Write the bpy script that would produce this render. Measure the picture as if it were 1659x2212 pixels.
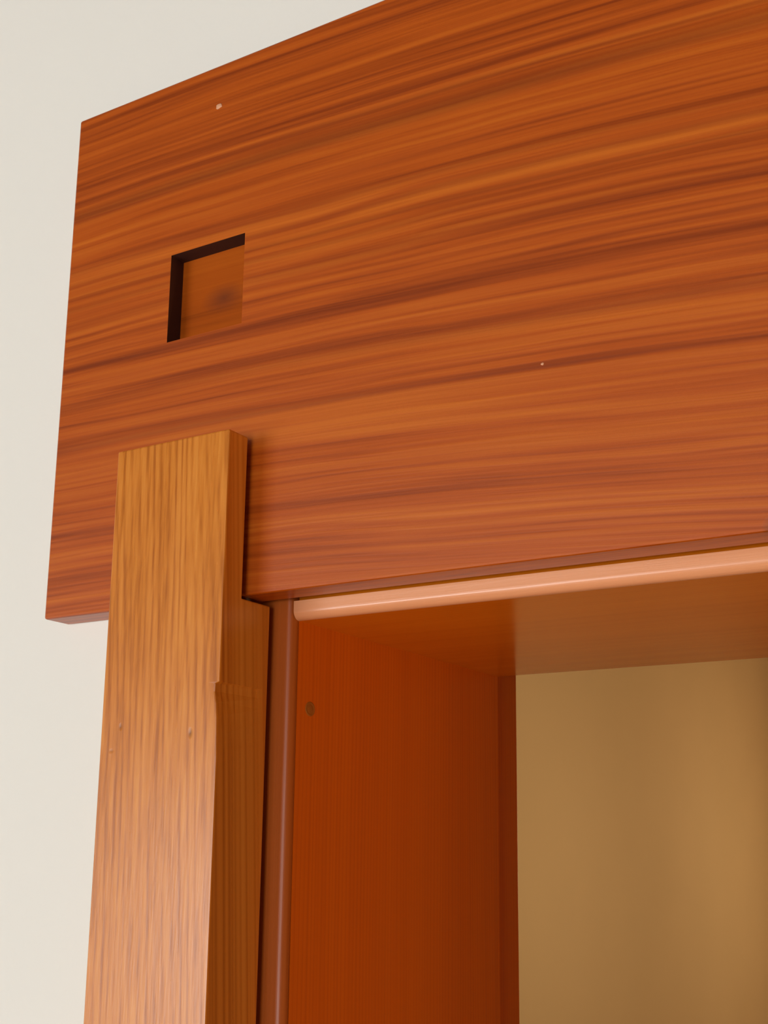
import bpy, bmesh, math
from mathutils import Vector, Matrix

scene = bpy.context.scene
for o in list(bpy.data.objects):
    bpy.data.objects.remove(o)
col = scene.collection

# ------------------------------------------------------------------ dimensions (metres)
ZB = 2.05                      # underside of the header board above the floor
A, H, TH = .1053, .2278, .0138  # header: overhang beyond casing face, height, thickness
W, TL, ZT = .0553, .0283, .0597  # side casing: width, thickness, height of its lap over the header
R, RH, YJ, D = .0085, .00725, .0032, .1713  # reveals, jamb front, wall depth
R2 = .0047                     # rear casing reveal offset
OPEN = .84                     # clear opening
XM = R + OPEN / 2              # centre of the doorway
HX0, HX1, HZ0, HZ1, HD = -.0463, -.0081, .1087, .1470, .0078   # square peg recess

# ------------------------------------------------------------------ camera
yaw, pitch, roll = math.radians(32.521), math.radians(12.814), math.radians(.872)
fw = Vector((-math.sin(yaw) * math.cos(pitch), math.cos(yaw) * math.cos(pitch), math.sin(pitch)))
rt = Vector((math.cos(yaw), math.sin(yaw), 0))
up = rt.cross(fw)
r2 = math.cos(roll) * rt + math.sin(roll) * up
u2 = -math.sin(roll) * rt + math.cos(roll) * up
cd = bpy.data.cameras.new('camera')
cam = bpy.data.objects.new('camera', cd)
col.objects.link(cam)
cam.matrix_world = Matrix(((r2.x, u2.x, -fw.x, .28407), (r2.y, u2.y, -fw.y, -.37565), (r2.z, u2.z, -fw.z, ZB - .09481), (0, 0, 0, 1)))
cd.sensor_fit = 'VERTICAL'
cd.sensor_height = 24
cd.lens = 2753.78 * 24 / 2212
cd.shift_x = 28.06 / 2212
cd.shift_y = 128.87 / 2212
cd.clip_start = .01
scene.camera = cam

# ------------------------------------------------------------------ light and exposure
vs = scene.view_settings
vs.view_transform = 'Standard'
vs.look = 'None'
vs.gamma = 1
vs.use_curve_mapping = False
vs.exposure = 0.0
wd = bpy.data.worlds.new('world')
scene.world = wd
wd.use_nodes = True
wd.node_tree.nodes['Background'].inputs[0].default_value = (.75, .85, 1, 1)
wd.node_tree.nodes['Background'].inputs[1].default_value = .4
# the near room, its window in the rear wall (behind the photographer)
RX0, RX1, RY0, RZ = -3.3, 2.6, -3.6, 2.62
WINS = ((-3.1, -1.0), (-.3, 1.3))      # two windows
WZ0, WZ1 = .8, 2.2

def area(name, loc, rot, sx, sy, energy, color):
    l = bpy.data.lights.new(name, 'AREA')
    l.shape = 'RECTANGLE'
    l.size, l.size_y, l.energy, l.color = sx, sy, energy, color
    o = bpy.data.objects.new(name, l)
    col.objects.link(o)
    o.location, o.rotation_euler = loc, rot
    return o

for a, b in WINS:
    area('window_daylight', ((a + b) / 2, RY0 - .06, (WZ0 + WZ1) / 2), (math.radians(90), 0, 0), b - a, WZ1 - WZ0, 28.5 * (b - a) * (WZ1 - WZ0), (1, 1, .985))

def point(name, loc, energy, color, radius):
    l = bpy.data.lights.new(name, 'POINT')
    l.energy, l.color, l.shadow_soft_size = energy, color, radius
    o = bpy.data.objects.new(name, l)
    col.objects.link(o)
    o.location = loc

for py in (2.7, 4.5):
    point('passage_fill_light', (-.12, py, 2.0), 18, (1, .80, .50), .12)     # two unseen fills without fixtures, added to brighten the passage evenly
point('jamb_fill_light', (1.5, -.14, 1.0), 22, (1, .70, .36), .07)            # unseen warm fill added at right to lift jamb, casing side and soffit

# ------------------------------------------------------------------ helpers
def link(name, bm, mat, parent=None, smooth=False):
    me = bpy.data.meshes.new(name)
    bmesh.ops.recalc_face_normals(bm, faces=bm.faces)
    bm.to_mesh(me)
    bm.free()
    me.materials.append(mat)
    o = bpy.data.objects.new(name, me)
    col.objects.link(o)
    if parent:
        o.parent = parent
    if smooth:
        for p in me.polygons:
            p.use_smooth = True
    return o

def tag(o, label, cat=None, kind='thing', group=None):
    o['label'] = label
    if cat:
        o['category'] = cat
    if kind:
        o['kind'] = kind
    if group:
        o['group'] = group
    return o

def bm_box(x0, x1, y0, y1, z0, z1):
    bm = bmesh.new()
    add_box(bm, x0, x1, y0, y1, z0, z1)
    return bm

def add_box(bm, x0, x1, y0, y1, z0, z1):
    v = [bm.verts.new(c) for c in ((x0, y0, z0), (x1, y0, z0), (x1, y1, z0), (x0, y1, z0), (x0, y0, z1), (x1, y0, z1), (x1, y1, z1), (x0, y1, z1))]
    for f in ((0, 3, 2, 1), (4, 5, 6, 7), (0, 1, 5, 4), (1, 2, 6, 5), (2, 3, 7, 6), (3, 0, 4, 7)):
        bm.faces.new([v[i] for i in f])

def extrude_poly(pts, vec):
    """prism: polygon pts (3D) pushed along vec"""
    bm = bmesh.new()
    f = bm.faces.new([bm.verts.new(p) for p in pts])
    r = bmesh.ops.extrude_face_region(bm, geom=[f])
    bmesh.ops.translate(bm, verts=[v for v in r['geom'] if isinstance(v, bmesh.types.BMVert)], vec=vec)
    return bm

def bevel(bm, off, seg=2, pick=None):
    bmesh.ops.recalc_face_normals(bm, faces=bm.faces)
    bm.normal_update()
    es = [e for e in bm.edges if e.is_manifold and e.calc_face_angle(0) > .3 and (pick is None or pick(e))]
    bmesh.ops.bevel(bm, geom=es, offset=off, segments=seg, profile=.5, affect='EDGES', clamp_overlap=True)

def cut(bm, co, no):
    bmesh.ops.bisect_plane(bm, geom=bm.verts[:] + bm.edges[:] + bm.faces[:], plane_co=co, plane_no=no, dist=1e-7)

def mirror_x(bm):
    for v in bm.verts:
        v.co.x = 2 * XM - v.co.x

def mirror_y(bm):
    for v in bm.verts:
        v.co.y = D - v.co.y

# ------------------------------------------------------------------ materials
class N:
    def __init__(self, name):
        self.mat = bpy.data.materials.new(name)
        self.mat.use_nodes = True
        self.t = self.mat.node_tree
        self.b = self.t.nodes['Principled BSDF']
    def node(self, kind, **kw):
        n = self.t.nodes.new(kind)
        for k, v in kw.items():
            setattr(n, k, v)
        return n
    def set(self, sock, v):
        if isinstance(v, bpy.types.NodeSocket):
            self.t.links.new(v, sock)
        else:
            sock.default_value = v
    def math(self, op, a, b=0.0, c=None, clamp=False):
        n = self.node('ShaderNodeMath', operation=op, use_clamp=clamp)
        self.set(n.inputs[0], a)
        self.set(n.inputs[1], b)
        if c is not None:
            self.set(n.inputs[2], c)
        return n.outputs[0]
    def comb(self, x, y, z):
        n = self.node('ShaderNodeCombineXYZ')
        for s, v in zip(n.inputs, (x, y, z)):
            self.set(s, v)
        return n.outputs[0]
    def noise(self, vec, scale=1.0, detail=2.0, rough=.5, dist=0.0):
        n = self.node('ShaderNodeTexNoise')
        self.set(n.inputs['Vector'], vec)
        n.inputs['Scale'].default_value = scale
        n.inputs['Detail'].default_value = detail
        n.inputs['Roughness'].default_value = rough
        n.inputs['Distortion'].default_value = dist
        return n.outputs['Fac']
    def ramp(self, fac, stops, interp='LINEAR'):
        n = self.node('ShaderNodeValToRGB')
        cr = n.color_ramp
        cr.interpolation = interp
        while len(cr.elements) < len(stops):
            cr.elements.new(.5)
        for e, (p, c) in zip(cr.elements, stops):
            e.position = p
            e.color = c if len(c) == 4 else (*c, 1)
        self.set(n.inputs[0], fac)
        return n.outputs[0]
    def mix(self, fac, a, b, mode='MIX'):
        n = self.node('ShaderNodeMix', data_type='RGBA', blend_type=mode)
        self.set(n.inputs[0], fac)
        self.set(n.inputs[6], a)
        self.set(n.inputs[7], b)
        return n.outputs[2]
    def pos(self):
        n = self.node('ShaderNodeTexCoord')
        s = self.node('ShaderNodeSeparateXYZ')
        self.t.links.new(n.outputs['Object'], s.inputs[0])
        return n.outputs['Object'], s.outputs[0], s.outputs[1], s.outputs[2]

def spot(m, vec, centre, scale):
    """0..1 falloff blob around a point, for a dent or a stain with a shape of its own"""
    n = m.node('ShaderNodeVectorMath', operation='SUBTRACT')
    m.set(n.inputs[0], vec)
    n.inputs[1].default_value = centre
    s = m.node('ShaderNodeVectorMath', operation='MULTIPLY')
    m.set(s.inputs[0], n.outputs[0])
    s.inputs[1].default_value = [1 / k for k in scale]
    l = m.node('ShaderNodeVectorMath', operation='LENGTH')
    m.set(l.inputs[0], s.outputs[0])
    return m.math('SUBTRACT', 1.0, l.outputs['Value'], clamp=True)

def wood(name, dark, mid, light, along='x', curve=0.0, tilt=0.0, band=110, fine=620, stretch=3.0, streaks=None, rough=.3, seed=0.0, contrast=1.0, dents=(), stain=(), coat=0.0, wfine=.28, ring=None, warpk=.006, spec=.5):
    m = N(name)
    p, X, Y, Z = m.pos()
    Z = m.math('SUBTRACT', Z, ZB)
    if along == 'x':
        u, v, w = X, Z, Y
    else:
        u, v, w = Z, X, Y
    if curve:
        uu = m.math('ADD', u, .1)
        v = m.math('MULTIPLY_ADD', m.math('MULTIPLY', uu, uu), curve, v)
    if tilt:
        w = m.math('MULTIPLY_ADD', u, tilt, w)
    warp = m.noise(m.comb(m.math('MULTIPLY', u, 5), m.math('MULTIPLY', v, 22), m.math('MULTIPLY_ADD', w, 22, seed)), 1, 2)
    v = m.math('MULTIPLY_ADD', m.math('SUBTRACT', warp, .5), warpk, v)
    w = m.math('MULTIPLY_ADD', m.math('SUBTRACT', warp, .5), warpk, w)
    def layer(fu, fv, off, detail=2.0, rough=.5):
        return m.noise(m.comb(m.math('MULTIPLY_ADD', u, fu, off), m.math('MULTIPLY_ADD', v, fv, seed), m.math('MULTIPLY_ADD', w, fv, off)), 1, detail, rough)
    broad = layer(stretch, band * .3, 3.1)
    bands = layer(stretch * 1.4, band, 7.7, 3, .55)
    fines = layer(stretch * 3, fine, 1.3, 2, .6)
    pores = layer(stretch * 14, fine * 2.2, 5.9, 1)
    t = m.math('MULTIPLY', broad, .34)
    t = m.math('MULTIPLY_ADD', bands, .38, t)
    t = m.math('MULTIPLY_ADD', fines, wfine, t)
    t = m.math('MULTIPLY_ADD', pores, .08, t)
    t = m.math('MULTIPLY_ADD', m.math('SUBTRACT', t, .36 + wfine / 2 + .04), 2.6 * contrast, .5)
    if ring:
        sp, amt = ring
        ph = m.math('ADD', m.math('MULTIPLY', m.math('ADD', v, m.math('MULTIPLY', w, .8)), math.tau / sp), m.math('MULTIPLY', broad, 25))
        sn = m.math('SINE', ph)
        sn = m.math('POWER', m.math('MULTIPLY_ADD', sn, .5, .5), 2.5)
        sn = m.math('MULTIPLY', sn, m.math('MULTIPLY_ADD', bands, 2.2, -.45, clamp=True))
        t = m.math('MULTIPLY_ADD', sn, -amt, m.math('ADD', t, amt * .22))
    c = m.ramp(t, [(0, dark), (.5, mid), (1, light)])
    if streaks:
        # growth rings: dark lines at measured heights across the board, broken up along the grain
        f = m.math('DIVIDE', m.math('MULTIPLY_ADD', m.math('SUBTRACT', bands, .5), .004, v), .26)
        g = [(0.0, 1.0)]
        for z, hw, k in sorted(streaks):
            g += [((z - hw) / .26, 1.0), (z / .26, 1 - k), ((z + hw) / .26, 1.0)]
        g = sorted(g)[:32]
        s = m.ramp(f, [(min(max(a, 0), 1), (b, b, b)) for a, b in g])
        vis = m.math('MULTIPLY_ADD', layer(stretch * 2.2, 30, 9.2, 2), 2.4, -.38, clamp=True)
        dk = m.mix(1.0, c, (.45, .32, .2, 1), 'MULTIPLY')
        c = m.mix(m.math('MULTIPLY', m.math('SUBTRACT', 1.0, s), vis), c, dk)
    h = m.math('MULTIPLY_ADD', pores, .5, m.math('MULTIPLY', fines, .6))
    for cen, sc, k in dents:
        sp = spot(m, p, cen, sc)
        c = m.mix(m.math('MULTIPLY', sp, k), c, (.16, .05, .012, 1))
        h = m.math('MULTIPLY_ADD', sp, -3 * k, h)
    for cen, sc, k, colr in stain:
        sp = spot(m, p, cen, sc)
        sp = m.math('MULTIPLY', m.math('MULTIPLY', sp, m.math('ADD', bands, .5)), k, clamp=True)
        c = m.mix(sp, c, (*colr, 1))
    m.set(m.b.inputs['Base Color'], c)
    m.set(m.b.inputs['Roughness'], m.math('MULTIPLY_ADD', bands, .08, rough - .04))
    m.b.inputs['IOR'].default_value = 1.5
    m.b.inputs['Specular IOR Level'].default_value = spec
    m.b.inputs['Coat Weight'].default_value = coat
    m.b.inputs['Coat Roughness'].default_value = .12
    b = m.node('ShaderNodeBump')
    b.inputs['Strength'].default_value = .12
    b.inputs['Distance'].default_value = .0004
    m.set(b.inputs['Height'], h)
    m.set(m.b.inputs['Normal'], b.outputs[0])
    return m.mat

def plaster(name, c0, c1, rough=.9, scale=240):
    m = N(name)
    p, X, Y, Z = m.pos()
    n = m.noise(p, 1.3, 3)
    m.set(m.b.inputs['Base Color'], m.ramp(n, [(.3, c0), (.7, c1)]))
    m.b.inputs['Roughness'].default_value = rough
    b = m.node('ShaderNodeBump')
    b.inputs['Strength'].default_value = .1
    b.inputs['Distance'].default_value = .0006
    m.set(b.inputs['Height'], m.noise(p, scale, 3))
    m.set(m.b.inputs['Normal'], b.outputs[0])
    return m.mat

def plain(name, c, rough=.5):
    m = N(name)
    p, X, Y, Z = m.pos()
    n = m.noise(p, 300, 2)
    m.set(m.b.inputs['Base Color'], m.ramp(n, [(.3, [k * .88 for k in c]), (.7, c)]))
    m.b.inputs['Roughness'].default_value = rough
    return m.mat

M_WALL = plaster('off_white_paint', (.775, .78, .73), (.805, .81, .76))
M_CEIL = plaster('ceiling_paint', (.13, .085, .05), (.15, .10, .06))
M_TAN = plaster('tan_paint', (.56, .39, .205), (.60, .42, .225))
M_REAR = plaster('beige_paint', (.72, .67, .60), (.75, .70, .63))
M_TERRA = plaster('umber_paint', (.26, .15, .08), (.28, .165, .09))
M_FLOOR = wood('floor_oak', (.22, .11, .045), (.30, .155, .065), (.36, .20, .09), 'x', band=30, fine=200, stretch=.6, rough=.4, seed=20)

STREAKS = [(.1855, .0022, .8), (.1790, .0045, .95), (.1535, .0018, .5), (.1470, .0020, .5), (.1405, .0013, .8), (.1355, .0013, .6),
           (.1275, .0035, .45), (.1080, .0022, .5), (.0900, .0030, .55), (.0722, .0015, .7)]
M_HEAD = wood('reddish_fir_header', (.23, .034, .001), (.42, .076, .003), (.53, .125, .007), 'x', curve=.15, band=170, fine=460, stretch=1.4, streaks=STREAKS, rough=.34, seed=2.0, contrast=1.35, wfine=.38, ring=(.0062, .26),
              dents=(((.1912, -TH, ZB + .0005), (.0040, .005, .0044), 1.0),))
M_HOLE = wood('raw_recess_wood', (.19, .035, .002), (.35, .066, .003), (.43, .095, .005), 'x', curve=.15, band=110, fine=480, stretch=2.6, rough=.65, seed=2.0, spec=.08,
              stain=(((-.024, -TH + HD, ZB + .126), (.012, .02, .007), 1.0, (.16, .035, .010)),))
M_LEG = wood('honey_fir_casing', (.40, .110, .006), (.57, .185, .018), (.65, .24, .032), 'z', tilt=.07, band=150, fine=640, stretch=.32, rough=.28, seed=11.0, wfine=.48, contrast=1.25, ring=(.0036, .6), warpk=.0005,
             dents=(((-.0121, -TL, ZB - .0514), (.0012, .002, .0022), .8), ((-.0455, -TL, ZB - .0478), (.001, .002, .0016), .7), ((-.0495, -TL, ZB - .0565), (.0016, .002, .0010), .35)))
M_JAMB = wood('dark_fir_jamb', (.53, .090, .002), (.70, .138, .003), (.78, .175, .005), 'z', band=110, fine=700, stretch=.5, rough=.3, seed=5.0, spec=.2, contrast=.6, ring=(.0019, .22), warpk=.002)
M_SOFF = wood('fir_head_jamb', (.58, .130, .003), (.72, .185, .006), (.80, .23, .01), 'x', band=120, fine=600, stretch=.8, rough=.16, seed=8.0, contrast=.5)
M_BAND = wood('pale_fir_edging', (.62, .24, .10), (.71, .31, .145), (.77, .35, .17), 'x', band=200, fine=900, stretch=3, rough=.27, seed=15.0, contrast=.6)
M_BANDZ = wood('fir_edging', (.30, .060, .006), (.38, .085, .010), (.44, .105, .014), 'z', band=200, fine=900, stretch=2, rough=.36, spec=.36, seed=16.0, contrast=.6)
M_RECESS_SIDE = plain('dark_recess_side', (.045, .009, .004), .7)  # near-black tone for the four side walls of the recess
M_SPECK = plain('dried_paint', (.72, .36, .20))
M_PLUG = plain('putty', (.40, .125, .008), .6)
M_WIN = plain('white_gloss_paint', (.8, .8, .78), .35)

# ------------------------------------------------------------------ the setting
def wall(name, bm, mat, label):
    o = link(name, bm, mat, smooth=False)
    return tag(o, label, 'wall', 'structure')

T = .1
xo0, xo1, zo = R - .021, 2 * XM - R + .021, ZB + .02      # rough opening
wx0, wx1 = RX0 - T, RX1 + T
bm = extrude_poly([(wx0, .0, 0), (xo0, .0, 0), (xo0, .0, zo), (xo1, .0, zo), (xo1, .0, 0), (wx1, .0, 0), (wx1, .0, 3.1), (wx0, .0, 3.1)], (0, D, 0))
wall('wall_front', bm, M_WALL, 'off-white painted wall behind the wooden door trim')
HXL, HY, HZ = -1.2, 5.16, 3.1
wall('wall_hall', bm_box(HXL - T, HXL, D, HY + T, 0, HZ), M_TAN, 'tan wall seen through the doorway, left of its corner')
wall('wall_back', bm_box(HXL, 2.2, HY, HY + T, 0, HZ), M_TAN, 'tan wall of the passage at the right picture edge')
wall('wall_hall_right', bm_box(2.2, 2.2 + T, D, HY + T, 0, HZ), M_TAN, 'tan wall closing the passage beyond the doorway')
wall('wall_left', bm_box(RX0 - T, RX0, RY0 - T, 0, 0, RZ), M_WALL, 'off-white side wall of the near room')
wall('wall_right', bm_box(RX1, RX1 + T, RY0 - T, 0, 0, RZ), M_TERRA, 'brown wall of the near room, right of the doorway')
bm = bm_box(RX0, RX1, RY0 - T, RY0, 0, WZ0)
add_box(bm, RX0, RX1, RY0 - T, RY0, WZ1, RZ)
xs = [RX0] + [x for w in WINS for x in w] + [RX1]
for k in range(0, len(xs), 2):
    add_box(bm, xs[k], xs[k + 1], RY0 - T, RY0, WZ0, WZ1)
wall('wall_rear', bm, M_REAR, 'beige wall with two windows behind the photographer')
o = link('floor', bm_box(RX0 - T, RX1 + T, RY0 - T, HY + T, -.05, 0), M_FLOOR, smooth=False)
tag(o, 'brown wooden floor of both rooms', 'floor', 'structure')
o = link('ceiling', bm_box(RX0 - T, RX1 + T, RY0 - T, D, RZ, RZ + .05), M_CEIL, smooth=False)
tag(o, 'dark brown ceiling over the near room', 'ceiling', 'structure')
o = link('ceiling_hall', bm_box(RX0 - T, RX1 + T, D - .08, HY + T, HZ, HZ + .05), M_TAN, smooth=False)
tag(o, 'tan ceiling over the passage beyond the doorway', 'ceiling', 'structure')
fwid = .05
for k, (WX0, WX1) in enumerate(WINS):
    win = bpy.data.objects.new('window_%d' % (k + 1), None)
    col.objects.link(win)
    tag(win, ('wide' if k == 0 else 'narrow') + ' white framed window behind the photographer', 'window', 'structure')
    for x0, x1, z0, z1 in ((WX0, WX0 + fwid, WZ0, WZ1), (WX1 - fwid, WX1, WZ0, WZ1), (WX0 + fwid, WX1 - fwid, WZ0, WZ0 + fwid), (WX0 + fwid, WX1 - fwid, WZ1 - fwid, WZ1)):
        bm = bm_box(x0, x1, RY0 - .05, RY0 + .012, z0, z1)
        bevel(bm, .003)
        link('window_frame', bm, M_WIN, win)

# ------------------------------------------------------------------ header board
def header_bm():
    bm = bm_box(-A, 2 * XM + A, -TH, 0, ZB, ZB + H)
    bevel(bm, .0009, 2)
    return bm

def open_recess(bm):
    for co, no in (((HX0, 0, 0), (1, 0, 0)), ((HX1, 0, 0), (1, 0, 0)), ((0, 0, ZB + HZ0), (0, 0, 1)), ((0, 0, ZB + HZ1), (0, 0, 1))):
        cut(bm, co, no)
    kill = [f for f in bm.faces if abs(f.calc_center_median().y + TH) < 1e-5 and HX0 < f.calc_center_median().x < HX1 and ZB + HZ0 < f.calc_center_median().z < ZB + HZ1]
    bmesh.ops.delete(bm, geom=kill, context='FACES')

bm = header_bm()
open_recess(bm)
header = link('header_board', bm, M_HEAD)
tag(header, 'wide reddish wooden header board with a square recess, on the off-white wall', 'header board')
# lining of the square recess
bm = bmesh.new()
y0, y1 = -TH, -TH + HD
fr = [bm.verts.new((x, y0, ZB + z)) for x, z in ((HX0, HZ0), (HX1, HZ0), (HX1, HZ1), (HX0, HZ1))]
bk = [bm.verts.new((x, y1, ZB + z)) for x, z in ((HX0, HZ0), (HX1, HZ0), (HX1, HZ1), (HX0, HZ1))]
for i in range(4):
    j = (i + 1) % 4
    bm.faces.new((fr[i], fr[j], bk[j], bk[i]))
bm.faces.new(bk)
rc = link('peg_recess', bm, M_HOLE, header, smooth=False)
rc.data.materials.append(M_RECESS_SIDE)
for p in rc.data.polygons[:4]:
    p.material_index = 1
rc['label'] = 'empty square peg recess with dark side walls'

def blob(name, c, r, n, mat, parent, nrm, seed):
    """small irregular flattened droplet on a face"""
    bm = bmesh.new()
    bmesh.ops.create_icosphere(bm, subdivisions=2, radius=1)
    for i, v in enumerate(bm.verts):
        k = 1 + .16 * math.sin(seed + v.co.x * 3.1 + v.co.z * 4.3)
        v.co = Vector((c[0] + v.co.x * r[0] * k, c[1] + v.co.y * r[1], c[2] + v.co.z * r[2] * k))
    return link(name, bm, mat, parent, True)

blob('paint_speck', (-.0245, -TH, ZB + .2085), (.0017, .0003, .0013), 0, M_SPECK, header, 0, 1)['label'] = 'pale pinkish speck of dried paint'
blob('paint_speck', (.1190, -TH, ZB + .0657), (.0006, .0003, .0005), 0, M_SPECK, header, 0, 3)

# ------------------------------------------------------------------ side casings, notched over the header
def leg_bm(chip=False, x1=0.0):
    yn, zs = -TH - .0033, ZB - .0020
    prof = [(-TL, 0), (-.0, 0), (-.0, zs), (yn, zs), (yn, ZB + ZT), (-TL, ZB + ZT)]
    bm = extrude_poly([(x1 - W, y, z) for y, z in prof], (W, 0, 0))
    bevel(bm, .0006, 2)
    if chip:
        ch = [(-.0338, 0), (-.0345, .0016), (-.0372, .0017), (-.041, .0010), (-.046, .0006), (-.053, .0003), (-.060, 0)]
        for z, d in ch:
            cut(bm, (0, 0, ZB + z), (0, 0, 1))
        cut(bm, (-.005, 0, 0), (1, 0, 0))
        cut(bm, (0, -.003, 0), (0, 1, 0))
        for v in bm.verts:
            for z, d in ch:
                if abs(v.co.z - ZB - z) < 1e-5 and v.co.x > -.0010 and v.co.y < -TL + .0010:
                    v.co.x -= d
                    v.co.y += d * .02
    return bm

leg = link('side_casing', leg_bm(True), M_LEG)
tag(leg, 'honey-coloured upright casing board lapped over the header, chipped on its right edge', 'casing')
bm = leg_bm()
mirror_x(bm)
tag(link('side_casing', bm, M_LEG), 'upright casing board at the far right end of the header', 'casing')

# ------------------------------------------------------------------ jambs
def side_jamb_parts(mirror):
    bm = bm_box(R - .019, R, YJ + .0037, D, 0, ZB + .012)
    for z, d in ((-.105, 0), (-.165, .0007)):
        cut(bm, (0, 0, ZB + z), (0, 0, 1))
    for v in bm.verts:
        if v.co.y < YJ + .005 and v.co.z < ZB - .16:
            v.co.y += .0004
    b2 = bm_box(R - .019, R, YJ, YJ + .0035, 0, ZB + .012)
    bevel(b2, .0033, 12, lambda e: all(abs(v.co.x - R) < 1e-5 and abs(v.co.y - YJ) < 1e-5 for v in e.verts))
    if mirror:
        mirror_x(bm)
        mirror_x(b2)
    return bm, b2

b1, b2 = side_jamb_parts(False)
jamb = link('side_jamb', b1, M_JAMB)
tag(jamb, 'deep dark orange-brown upright jamb board lining the left of the doorway', 'jamb')
e = link('edge_band', b2, M_BANDZ, jamb)
e['label'] = 'rounded glossy front edge of the jamb'
# filled nail hole
bm = bmesh.new()
seg = 20
prev = None
rings = []
cy, cz = .0155, ZB - .0393
for rad, h in ((.0028, 0), (.0024, .00018), (.0018, .00005), (.0010, .0002), (.0, .00025)):
    ring = [bm.verts.new((R + h, cy + math.cos(a * math.tau / seg) * rad * 1.15, cz + math.sin(a * math.tau / seg) * rad)) for a in range(seg if rad else 1)]
    if prev:
        for i in range(seg):
            j = (i + 1) % seg
            bm.faces.new((prev[i], prev[j], ring[j], ring[i]) if rad else (prev[i], prev[j], ring[0]))
    prev = ring
pl = link('filled_nail_hole', bm, M_PLUG, jamb)
pl['label'] = 'small round putty-filled nail hole'
b1, b2 = side_jamb_parts(True)
j2 = link('side_jamb', b1, M_JAMB)
tag(j2, 'upright jamb board lining the far right side of the doorway', 'jamb')
link('edge_band', b2, M_BANDZ, j2)

zs = ZB - RH
hx0, hx1 = R, 2 * XM - R
bm = bm_box(hx0, hx1, YJ + .0036, D, zs, ZB + .012)
bevel(bm, .0012, 3, lambda e: all(abs(v.co.z - zs) < 1e-5 and abs(v.co.y - D) < 1e-5 for v in e.verts))
hj = link('head_jamb', bm, M_SOFF)
tag(hj, 'glossy brown head jamb board spanning the top of the doorway', 'jamb')
bm = bm_box(hx0, hx1, YJ, YJ + .0036, zs, ZB - .0002)
for v in bm.verts:
    if v.co.z < ZB - .002 and v.co.y < YJ + .001:
        v.co.y += .0001            # front edge leans back a little towards its lower arris
bevel(bm, .0034, 12, lambda e: all(v.co.z < ZB - .002 and v.co.y < YJ + .002 for v in e.verts))
e = link('edge_band', bm, M_BAND, hj)
e['label'] = 'pale salmon rounded front edge of the head jamb'

# ------------------------------------------------------------------ casing on the passage side of the same wall
bm = leg_bm(x1=R2)
mirror_y(bm)
tag(link('side_casing', bm, M_JAMB), 'dark edge of the casing board behind the jamb, against the tan wall', 'casing')
bm = leg_bm(x1=R2)
mirror_x(bm)
mirror_y(bm)
tag(link('side_casing', bm, M_JAMB), 'casing board on the passage side, far right of the doorway', 'casing')
bm = header_bm()
mirror_y(bm)
tag(link('header_board', bm, M_HEAD), 'header board on the passage side of the doorway', 'header board')
